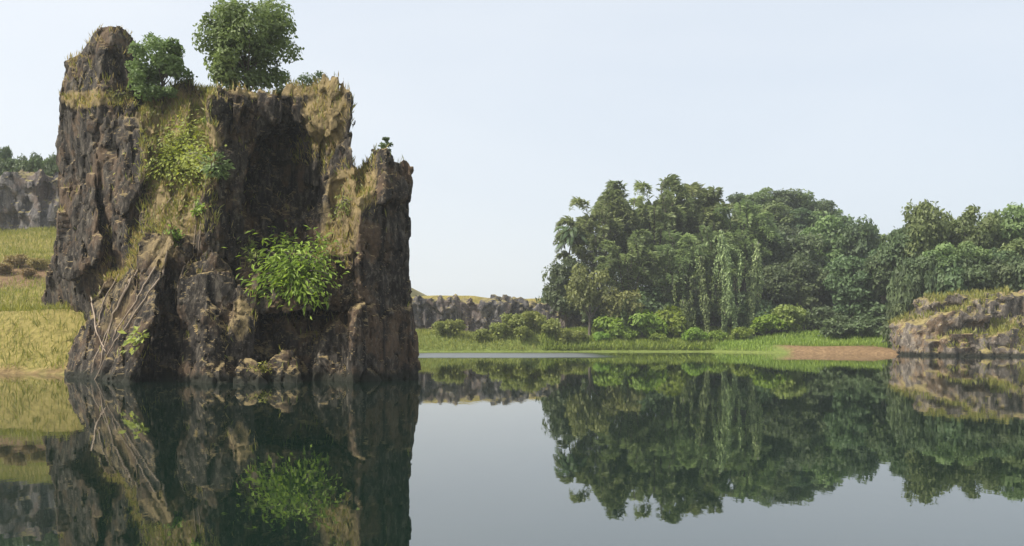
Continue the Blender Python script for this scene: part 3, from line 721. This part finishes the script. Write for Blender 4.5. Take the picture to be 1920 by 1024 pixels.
for kind, px, Yd, tp, w, lab in [
    ('shrub', 826, 118, 0, 40, 'olive shrub on the far bank nearest the rock stack'),
    ('shrub', 852, 118.5, 0, 44, 'olive shrub second from the rock stack on the far bank'),
    ('shrub', 905, 117.2, 0, 38, 'olive shrub at the left foot of the big mound on the far bank'),
    ('shrub', 935, 117.4, 0, 46, 'olive shrub on the left slope of the big mound'),
    ('shrub', 962, 118.2, 0, 50, 'olive shrub just left of the top of the big mound'),
    ('shrub', 995, 118.4, 0, 50, 'olive shrub on the top of the big mound'),
    ('shrub', 1028, 117.8, 0, 50, 'olive shrub on the right slope of the big mound'),
    ('shrub', 978, 116.6, 0, 40, 'small olive shrub at the waterside in front of the big mound'),
    ('shrub', 1058, 117.2, 0, 44, 'olive shrub at the right foot of the big mound'),
    ('shrub', 1084, 118, 0, 40, 'olive shrub between the big mound and the yellowish tree'),
    ('shrub_g', 1150, 121, 588, 70, 'bright green shrub under the yellowish tree'),
    ('shrub_g', 1205, 121, 580, 80, 'bright green shrub left of the vine-hung trunks'),
    ('shrub_g', 1262, 122, 575, 75, 'bright green shrub at the foot of the leftmost vine-hung trunk'),
    ('shrub_g', 1128, 118.5, 0, 34, 'low lime shrub nearest the water at the left of the bright shore grass'),
    ('shrub_g', 1176, 119.5, 0, 40, 'low lime shrub on the bright shore grass left of the bright green shrubs'),
    ('shrub_g', 1236, 118.8, 0, 36, 'low lime shrub on the shore grass between two bright green shrubs'),
    ('shrub_g', 1300, 118.6, 0, 46, 'broad low lime shrub on the shore grass left of the vine-hung trunks'),
    ('shrub_g', 1344, 119.0, 0, 38, 'low lime shrub at the feet of the vine-hung trunks'),
    ('shrub_g', 1392, 118.8, 0, 42, 'low lime shrub on the shore grass right of the vine-hung trunks'),
    ('shrub_g', 1440, 121, 590, 70, 'bright green shrub right of the vine-hung trunks'),
    ('shrub', 1480, 121, 570, 80, 'olive shrub at the left end of the sandy bank'),
    ('shrub_d', 1424, 124, 560, 70, 'dark shrub behind the right-hand bright shrub'),
    ('shrub_d', 1540, 122, 575, 80, 'dark shrub above the middle of the sandy bank'),
    ('shrub_d', 1605, 120, 585, 90, 'dark shrub above the right of the sandy bank'),
    ('shrub_d', 1575, 113, 592, 80, 'dark shrub just behind the crest of the sandy bank'),
    ('shrub_d', 1632, 110, 590, 80, 'dark shrub at the right end of the sandy bank'),
    ('shrub_d', 1685, 103, 560, 60, 'dark shrub leaning on the left side of the outcrop'),
    ('shrub_d', 1655, 116, 560, 80, 'dark shrub in the gap left of the outcrop'),
    ('shrub_d', 1140, 126, 560, 90, 'dark shrub behind the yellowish tree'),
    ('shrub_d', 1215, 127, 540, 110, 'dark shrub filling the foot of the low bamboo'),
    ('shrub_d', 1290, 128, 545, 100, 'dark shrub in the shade behind the vine-hung trunks'),
    ('shrub_d', 1375, 128, 545, 100, 'dark shrub behind the right vine-hung trunks'),
    ('shrub_d', 1030, 136, 540, 50, 'shrub where the far quarry wall meets the forest')]:
    plant(kind, px, Yd, tp, w, lab, 'shrub', 'shrubs on the far bank')

# slender trunks with hanging vines
r = np.random.default_rng(77)
for px, tp, wpx, Yd, lab in [(1290, 560, 16, 121, 'short vine-wrapped trunk at the left of its row'), (1328, 480, 26, 120.5, 'vine-wrapped trunk with the widest curtain of leaves'), (1358, 430, 30, 123, 'tallest vine-wrapped trunk with bare pale bark below'),
                        (1380, 440, 24, 121, 'vine-wrapped trunk second from the right of its row'), (1408, 455, 30, 122, 'vine-wrapped trunk at the right of its row'), (1168, 560, 12, 120, 'thin vine-wrapped trunk under the yellowish trees')]:
    X_ = (px - 960) / F_PX * Yd; z0 = ground_z(X_, Yd); hh = CAM_H + (HORIZON - tp) / F_PX * Yd - z0
    root = empty('vine_covered_trunk', (X_, Yd, z0)); t = Tubes()
    pts = bez((0, 0, -.3), (r.normal() * .4, 0, hh * .5), (r.normal() * 1.3, 0, hh), 10); t.add(pts, np.linspace(.15, .06, 10), 6)
    link('trunk', t.mesh('trunk'), M_PALE, root)
    L = Leaves(int(px)); n_ = int(110 * hh); s = r.random(n_); gap = np.clip((vnoise(np.stack([s * hh, s * 0, s * 0], 1).astype(np.float32), 1.3, int(px)) - .25) * 1.8, .04, 1)
    w = wpx / F_PX * Yd * (.2 + .5 * s ** 1.5) * gap * .5
    a = r.random(n_) * 6.283; rad = w * np.sqrt(r.random(n_)) + .1
    P_ = np.stack([np.interp(s, np.linspace(0, 1, 10), pts[:, 0]) + np.cos(a) * rad, np.sin(a) * rad, s * hh], 1)
    ax = np.stack([np.cos(a) * .4, np.sin(a) * .4, np.full(n_, -.8)], 1)
    for k_ in range(5):                                # strands that hang free from the top
        z1 = hh * r.uniform(.75, 1.0); z2 = hh * r.uniform(.15, .6); m_ = int(18 * (z1 - z2)); sx = r.normal() * 1.9; q_ = r.random(m_)
        zz = z1 + (z2 - z1) * q_; L.add(np.stack([pts[-1][0] + sx * np.minimum(1, q_ * 5) + r.normal(size=m_) * .12, r.normal(size=m_) * .2 + r.normal() * .5, zz], 1), r.normal(size=(m_, 3)) + np.array([-.3, -.5, .5]), .25 + .3 * r.random(m_), .5, None, r.normal(size=(m_, 3)) * .4 + np.array([0, 0, -1.0]))
    L.add(P_, np.stack([np.cos(a), np.sin(a), np.full(n_, .5)], 1) + r.normal(size=(n_, 3)) * .4, .28 + .3 * r.random(n_), .6, None, ax)
    link('vine', L.mesh('vine'), L_TREE if px < 1350 else L_BAMB, root)
    tag(root, lab, 'tree', 'vine-covered trunks in the far forest')

# ------------------------------------------------------------------ plants on the rock stack
def on_top(px, Yd):
    X_ = (px - 960) / F_PX * Yd; q = drop(X_, Yd); return q
q = on_top(464, 45.5)
o = build('broadleaf_tree', broadleaf(401, 7.2, 5.7, 52, 13000, .22, .08, L_TREE, .022, rbk=.70), q - np.array([0, 0, .1]))
tag(o, 'large leafy tree standing on the flat top of the rock stack', 'tree')
q = on_top(303, 46.4)
o = build('broadleaf_tree', broadleaf(433, 4.7, 3.7, 38, 7000, .19, .02, L_TREE, .022, rbk=.68), q + np.array([0, 0, .05]))
tag(o, 'small dark rounded tree in the saddle beside the left pinnacle', 'tree')
for px, Yd, hh, ww, n_, lm, lab in [(588, 43.5, 1.0, 1.7, 500, L_DARK, 'wispy shrub on the rim of the flat top right of the large tree'), (645, 42.8, .8, .9, 160, L_DARK, 'thin twiggy shrub at the right corner of the flat top'),
                            (538, 44.5, .8, 1.6, 500, L_TREE, 'low shrub at the right foot of the large tree'), (724, 41.0, .75, .6, 260, L_DARK, 'tiny bush crowning the right-hand pinnacle'), (400, 45.2, .7, 1.2, 400, L_OLIV, 'low olive bush at the left foot of the large tree')]:
    q = on_top(px, Yd)
    if q is None: continue
    o = build('shrub', broadleaf(int(px), hh, ww, 9, n_, .13, .05, lm, .02), q - np.array([0, 0, .06 if px != 724 else .22])); tag(o, lab, 'shrub', 'shrubs on top of the rock stack')

def clinging(name, seed, px, py, rx, ry, n, ls, width, lm, label, droop=.5, out=.5, stems=7, cat='shrub'):
    """a shrub rooted in the rock face at (px, py): stems spread over the face, leaves stand off it"""
    r = np.random.default_rng(seed); c, nr = hit(px, py)
    root = empty(name, c); t = Tubes(); L = Leaves(seed)
    tips = []
    for k in range(stems):
        for _ in range(20):
            a, b = r.uniform(-1, 1), r.uniform(-1, 1)
            if a * a + b * b < 1: break
        e, en = hit(px + a * rx * .8, py + b * ry * .8)
        if e is None: continue
        e = c + (e - c) * .8 if np.linalg.norm(e - c) > 4 else e
        tip = e + np.array([0, -1, .25]) * out * r.uniform(.6, 1.1) - c; tips.append(tip)
        t.add(bez(-nr * .1, tip * .5 + np.array([0, -.5 * out, .35]), tip, 7), np.linspace(.045, .012, 7), 5)
    m = len(tips) if tips else 1; tips = np.array(tips) if tips else np.zeros((1, 3))
    k = r.integers(0, m, n); sp = max(.25, (rx + ry) / 2 / F_PX * 40 * .45)
    f = r.random(n) ** .5
    P_ = tips[k] * f[:, None] + r.normal(size=(n, 3)) * sp * np.array([.55, .40, .50]) * (.4 + .6 * f[:, None])
    dr = P_ / (np.linalg.norm(P_, axis=1, keepdims=True) + .1)
    ax = dr * .8 + r.normal(size=(n, 3)) * .5 + np.array([0, -.25, -droop])
    N_ = np.array([-.25, -.55, .9]) + r.normal(size=(n, 3)) * .45
    # nothing inside the rock
    W_ = P_ + c; ok = np.ones(n, bool)
    for i in range(n):
        loc, nm, _, _ = rbvh.find_nearest(Vector(W_[i]))
        if (Vector(W_[i]) - loc).dot(nm) < .02: ok[i] = False
    L.add(P_[ok], N_[ok], (ls * (.6 + .7 * r.random(n)))[ok], width, None, ax[ok])
    link('stems', t.mesh('stems'), M_BARK, root); link('foliage', L.mesh('foliage'), lm, root)
    return tag(root, label, cat, 'shrubs clinging to the rock face')
clinging('shrub', 501, 560, 515, 98, 72, 2100, .36, .30, L_BRIG, 'bright green bush with long drooping leaves in the middle of the rock face', .5, 1.1, 22)
clinging('shrub', 502, 470, 470, 40, 28, 260, .34, .28, L_OLIV, 'sparse olive sprays reaching left from the bright green bush', .1, .5, 7)
clinging('shrub', 503, 345, 295, 85, 75, 3600, .22, .5, L_YELL, 'yellow-green creeper spread over the grassy gully', .2, .3, 26)
clinging('shrub', 504, 405, 318, 34, 36, 420, .26, .55, L_TREE, 'green leafy sprig hanging over the edge of the hollow', .4, .5, 8)
clinging('shrub', 505, 375, 388, 20, 18, 160, .22, .5, L_BRIG, 'small green sprig below the yellow-green creeper', .3, .3, 5)
clinging('shrub', 506, 330, 440, 26, 22, 240, .22, .45, L_BRIG, 'small bright shrub at the head of the root-covered ramp', .3, .3, 6)
clinging('shrub', 507, 265, 645, 24, 24, 70, .34, .6, L_YELL, 'pale big-leaved plant in the mouth of the small cave', .2, .4, 6)
clinging('shrub', 508, 490, 694, 22, 12, 220, .18, .4, L_YELL, 'low yellow-green plant on the blocks at the waterline', .1, .15, 6)
clinging('shrub', 509, 635, 640, 20, 20, 60, .26, .4, L_DARK, 'thin dark plant under the bright green bush', .4, .3, 4) if False else None
clinging('shrub', 510, 215, 183, 60, 10, 420, .16, .4, L_OLIV, 'strip of olive plants on the ledge below the left pinnacle', .1, .1, 9)
clinging('shrub', 511, 640, 385, 24, 40, 260, .20, .3, L_OLIV, 'olive plant trailing down the right shoulder', .7, .2, 8)

# roots and vines running down the ramp and the gully
r = np.random.default_rng(9)
def creeping(name, path, rad, mat, label, cat, group, off=.05):
    pts = []
    n_ = 26
    P2 = np.array(path, float); tt = np.linspace(0, len(P2) - 1, n_)
    for t_ in tt:
        a = np.interp(t_, range(len(P2)), P2[:, 0]) + r.normal() * 1.6; b = np.interp(t_, range(len(P2)), P2[:, 1])
        c, nr = hit(a, b)
        if c is not None: pts.append(c + nr * off)
    pts = np.array(pts)
    for _ in range(3): pts[1:-1] = pts[1:-1] * .5 + (pts[:-2] + pts[2:]) * .25
    # stand proud of the rock along its whole length
    for i in range(len(pts)):
        loc, nm, _, _ = rbvh.find_nearest(Vector(pts[i]))
        if (Vector(pts[i]) - loc).dot(nm) < off * .5: pts[i] = np.array(loc + nm * off)
    t = Tubes(); b0 = pts[0].copy(); t.add(pts - b0, np.linspace(rad, rad * .5, len(pts)), 6)
    o = link(name, t.mesh(name), mat); o.location = b0
    return tag(o, label, cat, group)
RG = 'roots running down the ramp of the rock stack'
for path, lab in [([(318, 470), (290, 540), (235, 615), (205, 660), (180, 712)], 'longest pale root along the sharp edge of the ramp'),
                  ([(292, 500), (262, 560), (225, 610), (212, 640)], 'pale root just left of the longest one'),
                  ([(262, 505), (228, 560), (205, 620), (190, 690)], 'brown root down the middle of the ramp'),
                  ([(225, 515), (195, 565), (178, 630)], 'short root at the upper left of the ramp'),
                  ([(172, 555), (182, 620), (200, 660)], 'curved root at the left edge of the ramp'),
                  ([(245, 520), (215, 590), (170, 700)], 'root crossing the ramp down to the waterline')]:
    creeping('root', path, .05, M_ROOT, lab, 'root', RG)
VG = 'vines hanging down the rock face'
for path, lab in [([(365, 380), (368, 430), (360, 490)], 'bare vine below the small green sprig'), ([(378, 395), (376, 440), (372, 480)], 'second bare vine right of the first below the sprig'),
                  ([(350, 340), (322, 370), (300, 400)], 'vine slanting left below the creeper'), ([(352, 490), (335, 530), (330, 580)], 'vine down the dark cave wall')]:
    creeping('hanging_vine', path, .035, M_ROOT, lab, 'vine', VG)

# ------------------------------------------------------------------ grasses
def grass(name, P_, N_, hgt, wid, mat, label, seed, lean=.5):
    r = np.random.default_rng(seed); n = len(P_)
    ax = np.array([0, 0, 1.0]) + r.normal(size=(n, 3)) * lean * .6 + N_ * .3
    nn = r.normal(size=(n, 3)); nn[:, 2] *= .2
    L = Leaves(seed); L.add(P_ - np.array([0, 0, .03]), nn, hgt * (.5 + .9 * r.random(n)), wid, None, ax)
    return tag(link(name, L.mesh(name), mat), label, 'grass', kind='stuff')
def on_faces(mask_w, count, seed):
    r = np.random.default_rng(seed); w = QA * mask_w; i = r.choice(len(w), count, p=w / w.sum())
    f = r.random((count, 2)); v = V[Q[i]]
    P_ = (v[:, 0] * ((1 - f[:, 0]) * (1 - f[:, 1]))[:, None] + v[:, 1] * (f[:, 0] * (1 - f[:, 1]))[:, None] + v[:, 2] * (f[:, 0] * f[:, 1])[:, None] + v[:, 3] * ((1 - f[:, 0]) * f[:, 1])[:, None])
    return P_, QN[i]
pu, pv = pix(QC); pn = fbm(QC.astype(np.float32), (1.6, 1.6, 1.6), 61, 3)
front = QC[:, 1] < 60
top = sstep(.35, .75, QN[:, 2]) * (pv < 200) * (pn > .36)
gul = ((pu > 262) & (pu < 410) & (pv > 150) & (pv < 440)) * sstep(-.4, .3, QN[:, 2]) * (pn > .34)
led = sstep(.40, .75, QN[:, 2]) * (pn > .48) * (QC[:, 2] > .4)
pat = np.zeros(len(QC))
for u0, u1, v0, v1, w_ in [(545, 665, 160, 310, 1.5), (600, 705, 290, 420, .8), (595, 670, 440, 505, .8), (190, 320, 430, 530, 2.4), (120, 290, 180, 205, 1.0), (420, 480, 545, 660, .5), (265, 320, 655, 710, .6), (610, 680, 380, 470, .6)]:
    pat = np.maximum(pat, w_ * ((pu > u0) & (pu < u1) & (pv > v0) & (pv < v1)))
pat = pat * sstep(-.35, .35, QN[:, 2]) * (pn > .46)
P_, N_ = on_faces(top + gul * .35 + led * .10 + pat * .9, 19000, 1)
grass('grass', P_, N_, .34, .10, G_DRY, 'dry yellow grass on the top and ledges of the rock stack', 3)
P_, N_ = on_faces(gul * 1.0 + led * .20 + top * .2 + pat * .35, 20000, 2)
grass('grass', P_, N_, .38, .13, G_MEAD, 'yellow-green grass in the gully of the rock stack', 4)
def scatter(n, xr, yr, dens, seed):
    r = np.random.default_rng(seed); x = r.uniform(*xr, n); y = r.uniform(*yr, n)
    z, d = terrain(x[:, None], y[:, None]); z, d = z[:, 0], d[:, 0]
    ok = r.random(n) < dens(x, y, d); return np.stack([x, y, z], 1)[ok]
P_ = scatter(170000, (-66, -14), (44, 96), lambda x, y, d: (d > .3) * (1 - .75 * np.exp(-((y - 73) / 4.0) ** 2)) * np.clip(1.15 - np.abs(960 + 1600 * x / y - 40) / 420, 0, 1) * (.6 + .4 * (fbm(np.stack([x, y, x * 0], 1).astype(np.float32), (3, 3, 3), 12, 3) > .47)), 21)
grass('grass', P_, np.zeros((len(P_), 3)), .48, .085, G_MEAD, 'yellow-green meadow grass on the bank left of the rock stack', 22)
P_ = scatter(50000, (4, 34), (112, 128), lambda x, y, d: (d > .15) * (d < 11) * (x < 27 + (y - 116)) * .9, 23)
grass('grass', P_, np.zeros((len(P_), 3)), .85, .13, G_GREEN, 'bright green grass along the shore below the forest', 24)
P_ = scatter(26000, (24, 48), (97, 120), lambda x, y, d: (d > .15) * (x < .44 * y) * np.maximum(sstep(2.5, 5.5, d), sstep(34, 31, x)), 31)
grass('grass', P_, np.zeros((len(P_), 3)), .7, .13, G_GREEN, 'green grass above the sandy bank beside the outcrop', 32)
P_ = scatter(30000, (-22, 14), (113, 131), lambda x, y, d: (d > .15) * .8, 25)
grass('grass', P_, np.zeros((len(P_), 3)), .55, .13, G_MEAD, 'olive grass along the far bank below the quarry wall', 26)
oa, ob = OV[OQ[:, 2]] - OV[OQ[:, 0]], OV[OQ[:, 3]] - OV[OQ[:, 1]]
on = np.cross(oa, ob); oar = np.linalg.norm(on, axis=1); on /= oar[:, None] + 1e-9; oc = OV[OQ].mean(1)
w = oar * sstep(.3, .8, on[:, 2]) * (oc[:, 2] > .4) * (fbm(oc.astype(np.float32), (3, 3, 3), 8, 3) > .47)
i = np.random.default_rng(5).choice(len(w), 10000, p=w / w.sum())
grass('grass', oc[i], on[i], .65, .14, G_MEAD, 'tufts of yellow-green grass on the ledges of the outcrop', 28)

# ------------------------------------------------------------------ the hazy air
hm = bpy.data.materials.new('haze'); hm.use_nodes = True; hn = hm.node_tree.nodes; hn.clear()
ho = hn.new('ShaderNodeOutputMaterial'); hv = hn.new('ShaderNodeVolumePrincipled')
hv.inputs['Color'].default_value = (.90, .95, 1.0, 1); hv.inputs['Density'].default_value = .00038; hv.inputs['Anisotropy'].default_value = .2
hm.node_tree.links.new(hv.outputs[0], ho.inputs['Volume'])
hx, hy0, hy1, hz0, hz1 = 610, -95, 910, -5, 62
hb = [(-hx, hy0, hz0), (hx, hy0, hz0), (hx, hy1, hz0), (-hx, hy1, hz0), (-hx, hy0, hz1), (hx, hy0, hz1), (hx, hy1, hz1), (-hx, hy1, hz1)]
tag(link('haze', mesh_np('haze', hb, [(0, 3, 2, 1), (4, 5, 6, 7), (0, 1, 5, 4), (1, 2, 6, 5), (2, 3, 7, 6), (3, 0, 4, 7)]), hm), 'pale humid haze over the lake', 'haze', kind='stuff')
